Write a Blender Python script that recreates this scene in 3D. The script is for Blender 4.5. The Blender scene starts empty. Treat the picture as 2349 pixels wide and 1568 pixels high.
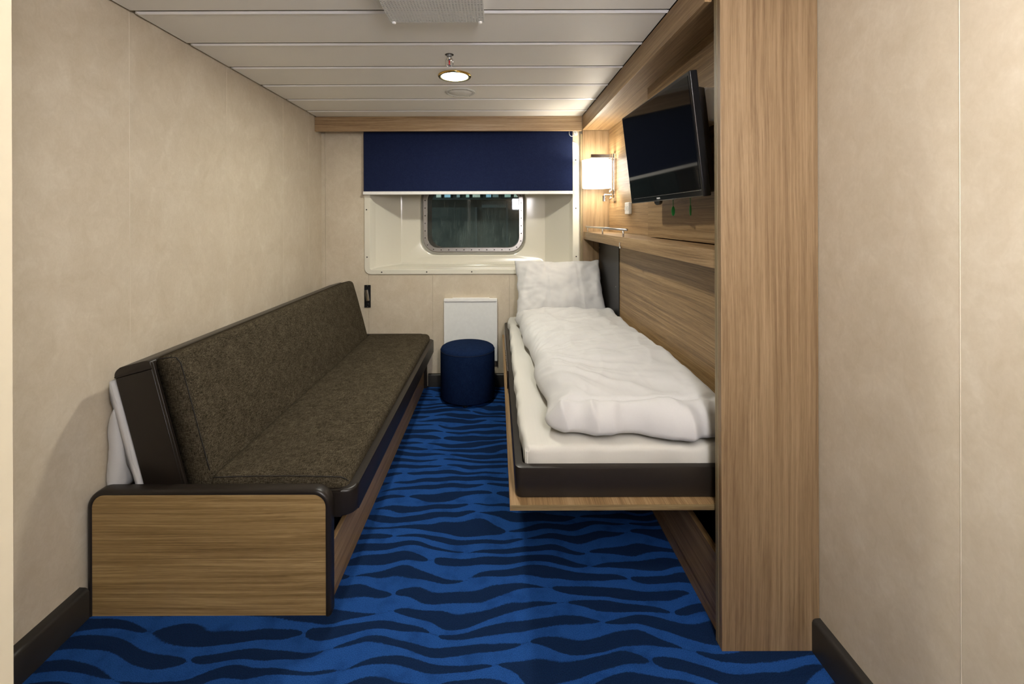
import bpy, bmesh, math, random
from mathutils import Vector, Matrix, noise as mnoise

S = bpy.context.scene
C = S.collection
random.seed(7)

# ------------------------------------------------------------------ camera, world, exposure
H_EYE = 1.314
F_PX = 1010.0
cam_d = bpy.data.cameras.new('camera')
cam_d.sensor_fit = 'HORIZONTAL'
cam_d.sensor_width = 36.0
cam_d.lens = 36.0 * F_PX / 2349.0
cam_d.shift_x = (1174.5 - 1140.0) / 2349.0
cam_d.shift_y = -(784.0 - 503.0) / 2349.0
cam_d.clip_start = 0.02
cam_d.clip_end = 200
cam = bpy.data.objects.new('camera', cam_d)
C.objects.link(cam)
cam.location = (0, 0, H_EYE)
cam.rotation_euler = Matrix.Rotation(math.radians(90), 4, 'X').to_euler()
cam.matrix_world = Matrix.Translation((0, 0, H_EYE)) @ Matrix.Rotation(math.radians(90), 4, 'X') @ Matrix.Rotation(math.radians(-0.18), 4, 'Z')
S.camera = cam

world = bpy.data.worlds.new('night')
S.world = world
world.use_nodes = True
wb = world.node_tree.nodes['Background']
wb.inputs[0].default_value = (0.012, 0.018, 0.026, 1)
wb.inputs[1].default_value = 0.5

S.view_settings.view_transform = 'Standard'
S.view_settings.look = 'None'
S.view_settings.gamma = 1
S.view_settings.use_curve_mapping = False
S.view_settings.exposure = 1.24

# strengths of the lamps (used by the lamp builders below)
E_DOWN_FAR = 180.0       # downlight in view
E_DOWN_ADDED = 80.0       # added downlight above the camera, out of view
E_FLASH = 28.0          # added light behind the camera, in place of a flash
E_SHADE = 2.9            # fabric shade of the bedside wall lamp
COL_DOWN = (1.0, 0.975, 0.86)
COL_FLASH = (1.0, 0.97, 1.0)
COL_SHADE = (1.0, 0.96, 0.87)

# ------------------------------------------------------------------ node helper
class E:
    """tiny expression wrapper around node sockets"""
    def __init__(s, nt, sock): s.nt, s.s = nt, sock
    def _m(s, op, *a):
        n = s.nt.nodes.new('ShaderNodeMath'); n.operation = op
        for i, v in enumerate((s,) + a):
            if isinstance(v, E): s.nt.links.new(v.s, n.inputs[i])
            else: n.inputs[i].default_value = v
        return E(s.nt, n.outputs[0])
    def __add__(s, o): return s._m('ADD', o)
    __radd__ = __add__
    def __sub__(s, o): return s._m('SUBTRACT', o)
    def __rsub__(s, o): return (s * -1.0) + o
    def __mul__(s, o): return s._m('MULTIPLY', o)
    __rmul__ = __mul__
    def __truediv__(s, o): return s._m('DIVIDE', o)
    def floor(s): return s._m('FLOOR')
    def fract(s): return s._m('FRACT')
    def sin(s): return s._m('SINE')
    def abs(s): return s._m('ABSOLUTE')
    def pow(s, p): return s._m('POWER', p)
    def max(s, o): return s._m('MAXIMUM', o)
    def min(s, o): return s._m('MINIMUM', o)
    def step(s, lo, hi):
        n = s.nt.nodes.new('ShaderNodeMapRange'); n.interpolation_type = 'SMOOTHSTEP'
        s.nt.links.new(s.s, n.inputs[0])
        n.inputs[1].default_value = lo; n.inputs[2].default_value = hi
        return E(s.nt, n.outputs[0])

class M:
    """material under construction"""
    def __init__(s, name):
        s.m = bpy.data.materials.new(name); s.m.use_nodes = True
        s.nt = s.m.node_tree
        s.b = s.nt.nodes['Principled BSDF']
        s.out = s.nt.nodes['Material Output']
    def new(s, t): return s.nt.nodes.new(t)
    def coord(s):
        if not hasattr(s, 'tc'): s.tc = s.new('ShaderNodeTexCoord')
        return s.tc.outputs['Object']
    def xyz(s):
        n = s.new('ShaderNodeSeparateXYZ'); s.nt.links.new(s.coord(), n.inputs[0])
        return [E(s.nt, n.outputs[i]) for i in range(3)]
    def vec(s, x, y, z):
        n = s.new('ShaderNodeCombineXYZ')
        for i, v in enumerate((x, y, z)):
            if isinstance(v, E): s.nt.links.new(v.s, n.inputs[i])
            else: n.inputs[i].default_value = v
        return n.outputs[0]
    def noise(s, scale=(1, 1, 1), detail=3, rough=.5, dist=0, vec=None, loc=(0, 0, 0)):
        mp = s.new('ShaderNodeMapping'); mp.inputs['Scale'].default_value = scale; mp.inputs['Location'].default_value = loc
        s.nt.links.new(vec if vec is not None else s.coord(), mp.inputs[0])
        n = s.new('ShaderNodeTexNoise'); n.inputs['Scale'].default_value = 1
        n.inputs['Detail'].default_value = detail; n.inputs['Roughness'].default_value = rough
        n.inputs['Distortion'].default_value = dist
        s.nt.links.new(mp.outputs[0], n.inputs['Vector'])
        return E(s.nt, n.outputs[0])
    def white(s, x, y=0.0):
        n = s.new('ShaderNodeTexWhiteNoise'); n.noise_dimensions = '2D'
        s.nt.links.new(s.vec(x, y, 0.0), n.inputs['Vector'])
        return E(s.nt, n.outputs['Value'])
    def ramp(s, e, stops):
        n = s.new('ShaderNodeValToRGB'); s.nt.links.new(e.s, n.inputs[0])
        cr = n.color_ramp
        while len(cr.elements) < len(stops): cr.elements.new(.5)
        for el, (p, c) in zip(cr.elements, stops):
            el.position = p; el.color = (*c, 1)
        return n.outputs[0]
    def mix(s, fac, a, b):
        n = s.new('ShaderNodeMix'); n.data_type = 'RGBA'
        if isinstance(fac, E): s.nt.links.new(fac.s, n.inputs[0])
        else: n.inputs[0].default_value = fac
        for i, v in ((6, a), (7, b)):
            if isinstance(v, tuple): n.inputs[i].default_value = (*v, 1)
            else: s.nt.links.new(v, n.inputs[i])
        return n.outputs[2]
    def set(s, **k):
        for key, v in k.items():
            inp = s.b.inputs[{'color': 'Base Color', 'rough': 'Roughness', 'metal': 'Metallic', 'spec': 'Specular IOR Level',
                              'coat': 'Coat Weight', 'coat_r': 'Coat Roughness', 'sheen': 'Sheen Weight', 'trans': 'Transmission Weight',
                              'emit': 'Emission Color', 'emit_s': 'Emission Strength', 'alpha': 'Alpha', 'sss': 'Subsurface Weight'}[key]]
            if isinstance(v, tuple): inp.default_value = (*v, 1)
            elif isinstance(v, E): s.nt.links.new(v.s, inp)
            elif isinstance(v, (int, float)): inp.default_value = v
            else: s.nt.links.new(v, inp)
        return s
    def bump(s, e, strength=.2, dist=.01):
        n = s.new('ShaderNodeBump'); n.inputs['Strength'].default_value = strength; n.inputs['Distance'].default_value = dist
        s.nt.links.new(e.s, n.inputs['Height']); s.nt.links.new(n.outputs[0], s.b.inputs['Normal'])
        return s

def plain(name, col, rough=.5, metal=0, spec=.5, var=.06, scale=40, **k):
    """solid paint / plastic / metal with slight mottling"""
    m = M(name)
    n = m.noise((scale,) * 3, 3)
    c = m.mix(n, tuple(v * (1 - var) for v in col), tuple(min(1, v * (1 + var)) for v in col))
    m.set(color=c, rough=rough, metal=metal, spec=spec, **k)
    return m.m

def wood(name, axis, dark=(.150, .086, .036), mid=(.262, .163, .076), light=(.375, .252, .132), seed=0.0, rough=.42):
    m = M(name)
    def sc(al, ac): return tuple(al if i == 'XYZ'.index(axis) else ac for i in range(3))
    warp = m.noise(sc(.9, 5.0), 2, .5, 0, loc=(seed, seed * 1.7, seed * .6))
    x, y, z = m.xyz()
    comp = [x, y, z]
    ai = 'XYZ'.index(axis)
    cc = [comp[i] if i == ai else comp[i] + (warp - .5) * .040 for i in range(3)]
    v = m.vec(*cc)
    broad = m.noise(sc(.6, 62), 4, .66, .1, vec=v, loc=(seed * 2, seed, seed * 3))
    fine = m.noise(sc(3.0, 230), 3, .6, 0, vec=v, loc=(seed, seed, seed))
    pores = m.noise(sc(26, 900), 2, .5, 0, vec=v)
    big = m.noise(sc(.5, 9), 2, .5, .3, vec=v, loc=(seed * 3, 1, seed))
    e = broad * .40 + fine * .30 + big * .16 + pores * .14
    col = m.ramp(e, [(.40, dark), (.5, mid), (.60, light)])
    m.set(color=col, rough=rough, spec=.35)
    m.bump(fine, .06, .002)
    return m.m

# ------------------------------------------------------------------ materials
def wall_mat():
    m = M('wall_vinyl')
    a = m.noise((5, 5, 5), 6, .62, .9)
    b = m.noise((30, 30, 22), 5, .6, .9)
    c = m.noise((150, 150, 110), 3, .5)
    e = a * .5 + b * .35 + c * .15
    col = m.ramp(e, [(.36, (.480, .408, .302)), (.52, (.535, .463, .352)), (.66, (.592, .524, .412))])
    m.set(color=col, rough=.62, spec=.28)
    m.bump(b, .05, .003)
    return m.m

def carpet_mat():
    m = M('carpet_blue_waves')
    x, y, z = m.xyz()
    flow = m.noise((1.9, 2.6, 0), 2, .45, 0)
    flow2 = m.noise((4.2, 5.0, 0), 1, .4, 0, loc=(3, 7, 0))
    v = y / .066 + (flow - .5) * 3.2 + (flow2 - .5) * 1.6
    row = v.floor()
    fv = v.fract() - .5
    h1 = m.white(row, 3.3)
    u = x / .52 + h1 * 9.0 + m.noise((2.5, .5, 0), 1, .5, 0, vec=m.vec(x, row * 7.3, 0.0)) * .9
    cell = u.floor()
    fu = u.fract()
    h2 = m.white(row + 17.0, cell)
    h3 = m.white(row, cell + 31.0)
    # lens shaped stroke, blunt at one end and tapered at the other
    s = ((fu - .02) / .96).max(0.0).min(1.0)
    skew = h3 * .9 + .6
    t = s.pow(skew)
    prof = (t * 3.14159).sin().max(0.0).pow(.48)
    thick = prof * (h2 * .16 + .265)
    off = (fu * 6.283 + h3 * 6.283).sin() * .07
    edge = m.noise((120, 120, 0), 2, .6)
    d = (fv - off).abs() - thick + (edge - .5) * .10
    k = d.step(-.03, .03)
    pile = m.noise((380, 380, 380), 2, .7).step(.28, .72)
    blot = m.noise((14, 14, 0), 3, .5)
    base = m.mix(pile, (.0100, .049, .185), (.022, .094, .330))
    base = m.mix(blot.step(.45, .8) * .55, base, (.006, .029, .118))
    darkc = m.mix(pile, (.0050, .0135, .042), (.0095, .027, .082))
    col = m.mix(k, darkc, base)
    m.set(color=col, rough=.97, spec=.03)
    m.bump(pile, .55, .004)
    return m.m

def tweed(name, a, b, c, sc=1.0, axis_long='Y'):
    m = M(name)
    def s(al, ac): return (ac, al, ac) if axis_long == 'Y' else (ac, ac, al)
    w1 = m.noise((420 * sc, 60 * sc, 420 * sc), 2, .6)
    w2 = m.noise((60 * sc, 420 * sc, 420 * sc), 2, .6)
    w3 = m.noise((420 * sc, 420 * sc, 60 * sc), 2, .6)
    bl = m.noise((26, 26, 26), 4, .6)
    e = (w1 + w2 + w3) * .29 + bl * .13
    col = m.ramp(e, [(.40, a), (.5, b), (.60, c)])
    m.set(color=col, rough=.95, spec=.04)
    m.bump(e, .45, .004)
    return m.m

def linen(name, col=(.515, .505, .49)):
    m = M(name)
    st = m.noise((220, 3, 220), 2, .5)
    n = m.noise((500, 500, 500), 2, .6)
    c = m.mix(st, tuple(v * .95 for v in col), col)
    m.set(color=c, rough=.85, spec=.15, sheen=.15)
    m.bump(n, .08, .001)
    return m.m

MW = wall_mat()
MSEAM = plain('seam_light', (.585, .515, .40), .5)
MCARP = carpet_mat()
MPLANK = plain('ceiling_metal_cream', (.86, .84, .79), .5, 0, .4, .015, 9)
MLIP = plain('lip_bead_white', (.95, .95, .97), .3, 0, .5, .005)
MVOID = plain('ceiling_void_dark', (.05, .042, .03), .8)
MSKIRT = plain('skirting_black_brown', (.022, .020, .017), .42, 0, .45)
WX, WY = wood('wood_grain_x', 'X', (.20, .122, .060), (.335, .222, .120), (.45, .325, .195), seed=1.3), wood('wood_grain_y', 'Y', seed=2.1)
WZ = wood('wood_grain_z', 'Z', (.150, .092, .046), (.222, .146, .077), (.296, .205, .117), seed=4.7)
WX2 = wood('wood_grain_x_sofa', 'X', (.165, .100, .035), (.275, .176, .068), (.41, .28, .125), seed=8.2)
WEDGE = wood('wood_edge_band', 'Z', (.145, .105, .052), (.205, .155, .082), (.27, .21, .12), seed=3.1)
MBROWN = plain('brown_lacquer_metal', (.0155, .0115, .0085), .38, .0, .38, .08, 300)
MBLACKPL = plain('black_board', (.010, .009, .008), .45)
MTWEED = tweed('brown_tweed', (.012, .0095, .006), (.050, .040, .025), (.112, .093, .062))
MNAVY = tweed('navy_felt', (.0036, .0090, .031), (.0060, .0148, .047), (.0100, .0225, .066))
MBLIND = tweed('navy_blind_cloth', (.0085, .0125, .037), (.0113, .0165, .047), (.0150, .0215, .059))
MLINEN = linen('white_linen')
MSHEET = linen('cream_sheet', (.53, .512, .46))
MGRP = plain('cream_gelcoat', (.66, .63, .53), .16, 0, .5, .01, 6)
MSTEEL = plain('brushed_steel', (.55, .53, .51), .32, 1.0, .5, .12, 60)
MCHROME = plain('chrome', (.75, .75, .76), .09, 1.0)
MGOLD = plain('gold_bezel', (.72, .50, .16), .14, 1.0)
MBLACK = plain('black_plastic', (.012, .012, .013), .28)
MWHITE = plain('white_plastic', (.78, .77, .74), .35)
MWHITEM = plain('white_metal', (.66, .66, .62), .38, 0, .5, .02)
MGREY = plain('grey_metal', (.30, .30, .29), .4, .6)
MDARKH = plain('bolt_dark', (.05, .045, .04), .4, .6)
MHULL = plain('hull_brown_paint', (.42, .15, .085), .5)
MRUBBER = plain('rubber_black', (.02, .02, .018), .6)
MGREEN = plain('green_tag', (.02, .20, .04), .35)
MRED = plain('red_bulb', (.45, .01, .02), .2)
MSPK = plain('speaker_grille_white', (.74, .73, .69), .6)

def screen_mat():
    m = M('tv_glass_black')
    n = m.noise((300, 300, 300), 1)
    m.set(color=m.mix(n, (.0035, .0042, .005), (.0045, .0052, .006)), rough=.05, spec=.32)
    return m.m
MSCREEN = screen_mat()

def emitter(name, col, strength, base=(.8, .8, .8)):
    m = M(name)
    n = m.noise((30, 30, 30), 2)
    m.set(color=base, rough=.6, emit=m.mix(n, tuple(v * .97 for v in col), col), emit_s=strength)
    return m.m

def glass_mat():
    m = M('dirty_window_glass')
    nt = m.nt
    x, y, z = m.xyz()
    tr = m.new('ShaderNodeBsdfTransparent'); tr.inputs[0].default_value = (.62, .74, .72, 1)
    gl = m.new('ShaderNodeBsdfGlossy'); gl.inputs['Roughness'].default_value = .015; gl.inputs[0].default_value = (.9, .95, 1, 1)
    fr = m.new('ShaderNodeFresnel'); fr.inputs[0].default_value = 1.5
    mx = m.new('ShaderNodeMixShader'); nt.links.new(fr.outputs[0], mx.inputs[0])
    nt.links.new(tr.outputs[0], mx.inputs[1]); nt.links.new(gl.outputs[0], mx.inputs[2])
    streak = m.noise((75, 1, 9), 5, .7, 1.2)
    specks = m.noise((190, 190, 190), 3, .6)
    sm = m.noise((3.2, 3, 2.4), 3, .5)
    dirt = (streak.step(.46, .80) * .34 + specks.step(.60, .74) * .30 + sm.step(.35, .75) * .20 + .07) * 1.25
    df = m.new('ShaderNodeBsdfDiffuse'); df.inputs[0].default_value = (.16, .21, .195, 1)
    m2 = m.new('ShaderNodeMixShader'); nt.links.new(dirt.s, m2.inputs[0])
    nt.links.new(mx.outputs[0], m2.inputs[1]); nt.links.new(df.outputs[0], m2.inputs[2])
    nt.links.new(m2.outputs[0], m.out.inputs[0])
    return m.m
MGLASS = glass_mat()

# ------------------------------------------------------------------ geometry helpers
def B(): return bmesh.new()

def box(bm, a, b, bev=0.0, seg=2):
    r = bmesh.ops.create_cube(bm, size=1)
    vs = r['verts']
    for v in vs:
        v.co = Vector([(a[i] + b[i]) / 2 + v.co[i] * (b[i] - a[i]) for i in range(3)])
    if bev:
        es = list({e for v in vs for e in v.link_edges})
        bmesh.ops.bevel(bm, geom=es, offset=bev, segments=seg, profile=.5, affect='EDGES')
    return bm

def prism(bm, pts, axis, a, b, bev=0.0, seg=2):
    """polygon pts (2D) extruded along axis from a to b"""
    def p3(p, w):
        return {'X': (w, p[0], p[1]), 'Y': (p[0], w, p[1]), 'Z': (p[0], p[1], w)}[axis]
    v0 = [bm.verts.new(p3(p, a)) for p in pts]
    v1 = [bm.verts.new(p3(p, b)) for p in pts]
    n = len(pts)
    f0 = bm.faces.new(v0); f1 = bm.faces.new(v1[::-1])
    for i in range(n):
        bm.faces.new((v0[i], v1[i], v1[(i + 1) % n], v0[(i + 1) % n]))
    if bev:
        es = list(set(f0.edges) | set(f1.edges))
        bmesh.ops.bevel(bm, geom=es, offset=bev, segments=seg, profile=.5, affect='EDGES')
    return bm

def rrect(x0, x1, y0, y1, r, n=6):
    """rounded rectangle, counter-clockwise; r is one radius or four (bl, br, tr, tl)"""
    if not isinstance(r, (tuple, list)): r = (r,) * 4
    out = []
    for (cx, cy, a0, rr) in ((x0 + r[0], y0 + r[0], 180, r[0]), (x1 - r[1], y0 + r[1], 270, r[1]),
                             (x1 - r[2], y1 - r[2], 0, r[2]), (x0 + r[3], y1 - r[3], 90, r[3])):
        for i in range(n + 1):
            a = math.radians(a0 + 90 * i / n)
            out.append((cx + rr * math.cos(a), cy + rr * math.sin(a)))
    return out

def strip(bm, loops, close=True):
    """bridge a list of equally long 3D loops"""
    V = [[bm.verts.new(p) for p in l] for l in loops]
    n = len(loops[0])
    for k in range(len(V) - 1):
        for i in range(n if close else n - 1):
            j = (i + 1) % n
            bm.faces.new((V[k][i], V[k][j], V[k + 1][j], V[k + 1][i]))
    return V

def lathe(bm, prof, c, axis='Z', n=32, cap=True):
    """profile [(r, h)] turned about an axis through c"""
    loops = []
    for r, h in prof:
        l = []
        for i in range(n):
            a = 2 * math.pi * i / n
            p = (r * math.cos(a), r * math.sin(a), h)
            if axis == 'X': p = (h, p[0], p[1])
            if axis == 'Y': p = (p[1], h, p[0])
            l.append(Vector(p) + Vector(c))
        loops.append(l)
    V = strip(bm, loops)
    if cap:
        bm.faces.new(V[0][::-1]); bm.faces.new(V[-1])
    return bm

def tube(bm, pts, r, n=10, cap=True):
    pts = [Vector(p) for p in pts]
    loops = []
    for i, p in enumerate(pts):
        t = (pts[min(i + 1, len(pts) - 1)] - pts[max(i - 1, 0)]).normalized()
        up = Vector((0, 0, 1)) if abs(t.z) < .95 else Vector((1, 0, 0))
        a = t.cross(up).normalized(); b = a.cross(t)
        loops.append([p + (a * math.cos(2 * math.pi * k / n) + b * math.sin(2 * math.pi * k / n)) * r for k in range(n)])
    V = strip(bm, loops)
    if cap:
        bm.faces.new(V[0][::-1]); bm.faces.new(V[-1])
    return bm

def wpos(o):
    v = Vector(o.location)
    while o.parent:
        o = o.parent; v += Vector(o.location)
    return v

def obj(name, bm, mat, parent=None, smooth=False, local=False, loc=None):
    """link a bmesh given in world coordinates as one object (verts made relative to parent or loc)"""
    off = Vector((0, 0, 0))
    if parent is not None and not local: off = wpos(parent)
    if loc is not None: off = off + (Vector(loc) - off)
    if off.length: bmesh.ops.translate(bm, verts=bm.verts, vec=-off)
    bmesh.ops.recalc_face_normals(bm, faces=bm.faces)
    me = bpy.data.meshes.new(name); bm.to_mesh(me); bm.free()
    if smooth:
        for p in me.polygons: p.use_smooth = True
    if isinstance(mat, (list, tuple)):
        for q in mat: me.materials.append(q)
    else: me.materials.append(mat)
    o = bpy.data.objects.new(name, me); C.objects.link(o)
    if parent is not None: o.parent = parent
    if loc is not None: o.location = Vector(loc) - (wpos(parent) if parent is not None else Vector((0, 0, 0)))
    return o

def autosmooth(o, ang=40):
    me = o.data
    for p in me.polygons: p.use_smooth = True
    b = bmesh.new(); b.from_mesh(me)
    for e in b.edges:
        if len(e.link_faces) == 2 and e.calc_face_angle(0) > math.radians(ang): e.smooth = False
    b.to_mesh(me); b.free()
    return o

def tag(o, label, cat, group=None, kind=None):
    o['label'] = label; o['category'] = cat
    if group: o['group'] = group
    if kind: o['kind'] = kind
    return o

def thing(name, label, cat, loc, group=None, kind=None):
    o = bpy.data.objects.new(name, None); C.objects.link(o); o.location = loc
    o.empty_display_size = .1
    return tag(o, label, cat, group, kind)

def inst(name, src, parent, pos):
    """a copy that shares mesh data; pos in world"""
    o = bpy.data.objects.new(name, src.data); C.objects.link(o)
    o.parent = parent; o.location = Vector(pos) - wpos(parent)
    return o

def bx(name, a, b, mat, parent=None, bev=0.0, seg=2, loc=None):
    return obj(name, box(B(), a, b, bev, seg), mat, parent, loc=loc)

def fb(p, amp=1.0, octs=3, s=1.0, seed=0.0):
    v = 0; a = 1
    q = Vector(p) * s + Vector((seed, seed * 1.3, seed * .7))
    for _ in range(octs):
        v += a * mnoise.noise(q); q = q * 2.03; a *= .5
    return v * amp

# ------------------------------------------------------------------ room shell
XL, XR, YF, YB, ZC = -1.386, .9775, 3.48, -.40, 2.10
PART_X, PART_Y = -.479, .435           # bathroom unit beside the camera

fl = bx('floor', (XL - .05, YB - .1, -.05), (XR + .05, YF + .05, 0), MCARP)
tag(fl, 'royal blue carpet with dark navy wavy brush strokes', 'carpet', kind='structure')

wl = bx('wall_left', (XL - .06, YB, 0), (XL - .004, YF + .06, 2.2), MSEAM)
tag(wl, 'beige mottled panel wall behind the brown sofa', 'wall', kind='structure')
seams = [PART_Y - .4, 1.045, 1.662, 2.262, 2.857, 3.245, YF]
for a, b in zip(seams[:-1], seams[1:]):
    bx('wall_panel', (XL - .004, a + .0012, 0), (XL, b - .0012, 2.2), MW, wl, .0006, 1)
    bx('joint_strip', (XL - .0045, b - .0012, 0), (XL + .0006, b + .0012, 2.2), MSEAM, wl, .0006, 1)

wr = bx('wall_right', (XR + .004, YB, 0), (XR + .06, YF + .06, 2.2), MSEAM)
tag(wr, 'beige mottled panel wall beside the wooden column', 'wall', kind='structure')
for a, b in ((YB, .33), (.33, .93), (.93, 1.53), (1.53, YF)):
    bx('wall_panel', (XR, a + .0012, 0), (XR + .004, b - .0012, 2.2), MW, wr, .0006, 1)
    bx('joint_strip', (XR - .0006, b - .0012, 0), (XR + .0045, b + .0012, 2.2), MSEAM, wr, .0006, 1)

OX0, OX1, OZ0, OZ1 = -1.0, .596, .921, 1.885      # window recess opening
wf = B()
for a, b in (((XL - .06, 0), (OX0, 2.2)), ((OX1, 0), (XR + .06, 2.2)), ((OX0, 0), (OX1, OZ0)), ((OX0, OZ1), (OX1, 2.2))):
    box(wf, (a[0], YF + .004, a[1]), (b[0], YF + .03, b[1]))
wf = obj('wall_far', wf, MSEAM)
tag(wf, 'beige panel wall around the recessed window', 'wall', kind='structure')
for (x0, z0, x1, z1) in ((XL, 0, -1.357, 2.2), (-1.357, 0, -1.0165, 2.2), (-1.0165, 0, -.51, .917), (-.51, 0, .0965, .917),
                         (.0965, 0, .66, .917), (.600, .917, .66, 2.2), (-1.0165, 1.889, .600, 2.2)):
    bx('wall_panel', (x0 + .0007, YF, z0), (x1 - .0007, YF + .004, z1), MW, wf, .0008, 1)

wbk = bx('wall_back', (XL - .06, YB - .06, 0), (XR + .06, YB, 2.2), wood('bounce_dark_panelling', 'Z', (.08, .048, .022), (.14, .088, .042), (.19, .125, .065), seed=6.1))  # unseen wall, given dark wood to cut bounce from behind
tag(wbk, 'unseen back wall in dark wood to cut bounced light', 'wall', kind='structure')
dr = thing('door_1', 'unseen door behind the camera, made dark to cut bounced light', 'door', (.15, YB, 0), kind='structure')
bx('door_leaf', (-.42, YB + .001, .0), (.24, YB + .018, 2.02), wood('bounce_dark_door', 'Z', (.06, .036, .017), (.10, .062, .03), (.14, .09, .047), seed=7.7), dr, .002)  # door added on the unseen wall, dark to cut bounce
obj('door_handle', tube(B(), [(.18, YB + .018, 1.02), (.18, YB + .06, 1.02), (.08, YB + .06, 1.02)], .009, 12), MSTEEL, dr, True)
wp = obj('wall_bathroom', prism(B(), [(XL, YB), (PART_X, YB), (PART_X, PART_Y), (XL, PART_Y)], 'Z', 0, 2.2, .004), plain('bathroom_unit_cream', (.40, .355, .26), .5, var=.03))
tag(wp, 'cream outer corner of the bathroom unit by the entrance', 'wall', kind='structure')

ce = bx('ceiling', (XL - .06, YB - .06, 2.2), (XR + .06, YF + .06, 2.24), MVOID)
tag(ce, 'cream metal plank ceiling with narrow joints', 'ceiling', kind='structure')
k = -8
while True:
    y0 = 1.651 + .303 * k; y1 = y0 + .303
    k += 1
    if y0 > YF: break
    if y1 < YB + .02: continue
    xa = XL + .012 if y0 >= PART_Y else PART_X + .006
    xb = .650 if y1 > 1.36 else XR - .006
    a = max(y0 + .022, YB + .004); b = min(y1, YF - .004)
    if b - a < .04: continue
    o = bx('ceiling_plank', (xa, a, ZC), (xb, b, ZC + .016), MPLANK, ce, .0022, 2)
    obj('lit_lip_bead', prism(B(), [(a - .0165, ZC - .0002), (a - .001, ZC - .0042), (a + .0015, ZC - .0036), (a + .004, ZC - .0002)], 'X', xa + .016, xb), MLIP, ce)  # bead sloped to catch frontal light, so the plank lips look lit
    o2 = bx('joint_backing', (xa, b - .004, ZC + .017), (xb, b + .03, ZC + .02), MVOID, ce)

def skirting(name, pts, axis, a, b, label):
    o = autosmooth(obj(name, prism(B(), pts, axis, a, b), MSKIRT), 50)
    return tag(o, label, 'baseboard', kind='structure')
def skprof(w, s):   # w wall coordinate, s direction into the room
    return [(w, 0), (w + s * .026, 0), (w + s * .026, .088), (w + s * .023, .096), (w + s * .016, .100), (w, .101)]
skirting('baseboard_left', skprof(XL, 1.25), 'Y', PART_Y, 1.458, 'dark skirting board in front of the sofa end')
skirting('baseboard_right', skprof(XR, -.95), 'Y', YB, 1.337, 'dark skirting board running up to the wooden column')
skirting('baseboard_far', [(YF - (p[0] - 0), p[1]) for p in skprof(0, .9)], 'X', -.545, .69, 'dark skirting board under the folding table')

# wooden pelmet across the far end
tb = bx('trim_1', (XL + .001, 3.349, 1.988), (.650, 3.376, 2.099), WX, None, .0015)
tag(tb, 'wooden pelmet board under the ceiling above the blind', 'pelmet', kind='structure')

# ------------------------------------------------------------------ window
win = thing('window_1', 'ship window in a cream moulded recess', 'window', (-.2, YF, OZ0), kind='structure')
bm = B()
N = 6
def lp(x0, x1, z0, z1, r, y): return [(p[0], y, p[1]) for p in rrect(x0, x1, z0, z1, r, N)]
BX0, BX1, BZ0, BZ1 = -.823, .412, .948, 1.86
hx0, hx1, hz0, hz1 = -.655, .243, 1.012, 1.63
strip(bm, [lp(-1.047, .648, .883, 1.927, .05, YF - .0005), lp(-1.047, .648, .883, 1.927, .05, YF - .006),
           lp(-1.044, .645, .886, 1.924, .048, YF - .009),
           lp(OX0 - .003, OX1 + .003, OZ0 - .003, OZ1 + .003, .016, YF - .009),
           lp(OX0, OX1, OZ0, OZ1, .014, YF - .005),
           lp(OX0 + .020, OX1 - .012, OZ0 + .006, OZ1 - .006, .014, YF + .06),
           lp(OX0 + .026, OX1 - .016, OZ0 + .008, OZ1 - .008, .016, YF + .07),
           lp(BX0 - .008, BX1 + .008, BZ0 - .014, BZ1 + .008, .02, 3.76),
           lp(BX0, BX1, BZ0, BZ1, .02, 3.774), lp(BX0 + .02, BX1 - .02, BZ0 + .02, BZ1 - .02, .02, 3.78),
           lp(hx0 - .012, hx1 + .012, hz0 - .012, hz1 + .012, .145, 3.78),
           lp(hx0 - .004, hx1 + .004, hz0 - .004, hz1 + .004, .14, 3.784),
           lp(hx0, hx1, hz0, hz1, .138, 3.80)])
autosmooth(obj('window_surround', bm, MGRP, win), 25)
fx0, fx1, fz0, fz1 = -.636, .226, 1.036, 1.606
bm = B()
strip(bm, [lp(hx0 + .001, hx1 - .001, hz0 + .001, hz1 - .001, .137, 3.8005), lp(fx0 - .002, fx1 + .002, fz0 - .002, fz1 + .002, .122, 3.8055)])
obj('shadow_gap', bm, plain('gap_shade_grey', (.24, .225, .18), .5), win, True)  # grey-beige band painted for the shadow gap around the frame
bm = B()
FB = .034
strip(bm, [lp(fx0, fx1, fz0, fz1, .12, 3.806), lp(fx0, fx1, fz0, fz1, .12, 3.797), lp(fx0 + .002, fx1 - .002, fz0 + .002, fz1 - .002, .118, 3.795),
           lp(fx0 + FB, fx1 - FB, fz0 + FB, fz1 - FB, .09, 3.795), lp(fx0 + FB + .002, fx1 - FB - .002, fz0 + FB + .002, fz1 - FB - .002, .088, 3.797),
           lp(fx0 + FB + .002, fx1 - FB - .002, fz0 + FB + .002, fz1 - FB - .002, .088, 3.807)])
sf = autosmooth(obj('steel_frame', bm, MSTEEL, win), 30)
bolt0 = None
path = rrect(fx0 + FB / 2, fx1 - FB / 2, fz0 + FB / 2, fz1 - FB / 2, .104, 10)
acc = 0.0; step_b = .0655
for i in range(len(path)):
    p, q = Vector(path[i]), Vector(path[(i + 1) % len(path)])
    L = (q - p).length
    while acc < L and L > 0:
        c = p + (q - p) * (acc / L)
        if bolt0 is None:
            bolt0 = obj('bolt', lathe(B(), [(.0052, 0), (.0052, -.002), (.003, -.003)], (c.x, 3.795, c.y), 'Y', 10), MDARKH, sf, loc=(c.x, 3.795, c.y))
        else: inst('bolt', bolt0, sf, (c.x, 3.795, c.y))
        acc += step_b
    acc -= L
gp = lp(fx0 + .012, fx1 - .012, fz0 + .012, fz1 - .012, .11, 3.8075)
bm = B(); bm.faces.new([bm.verts.new(p) for p in gp])
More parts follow.
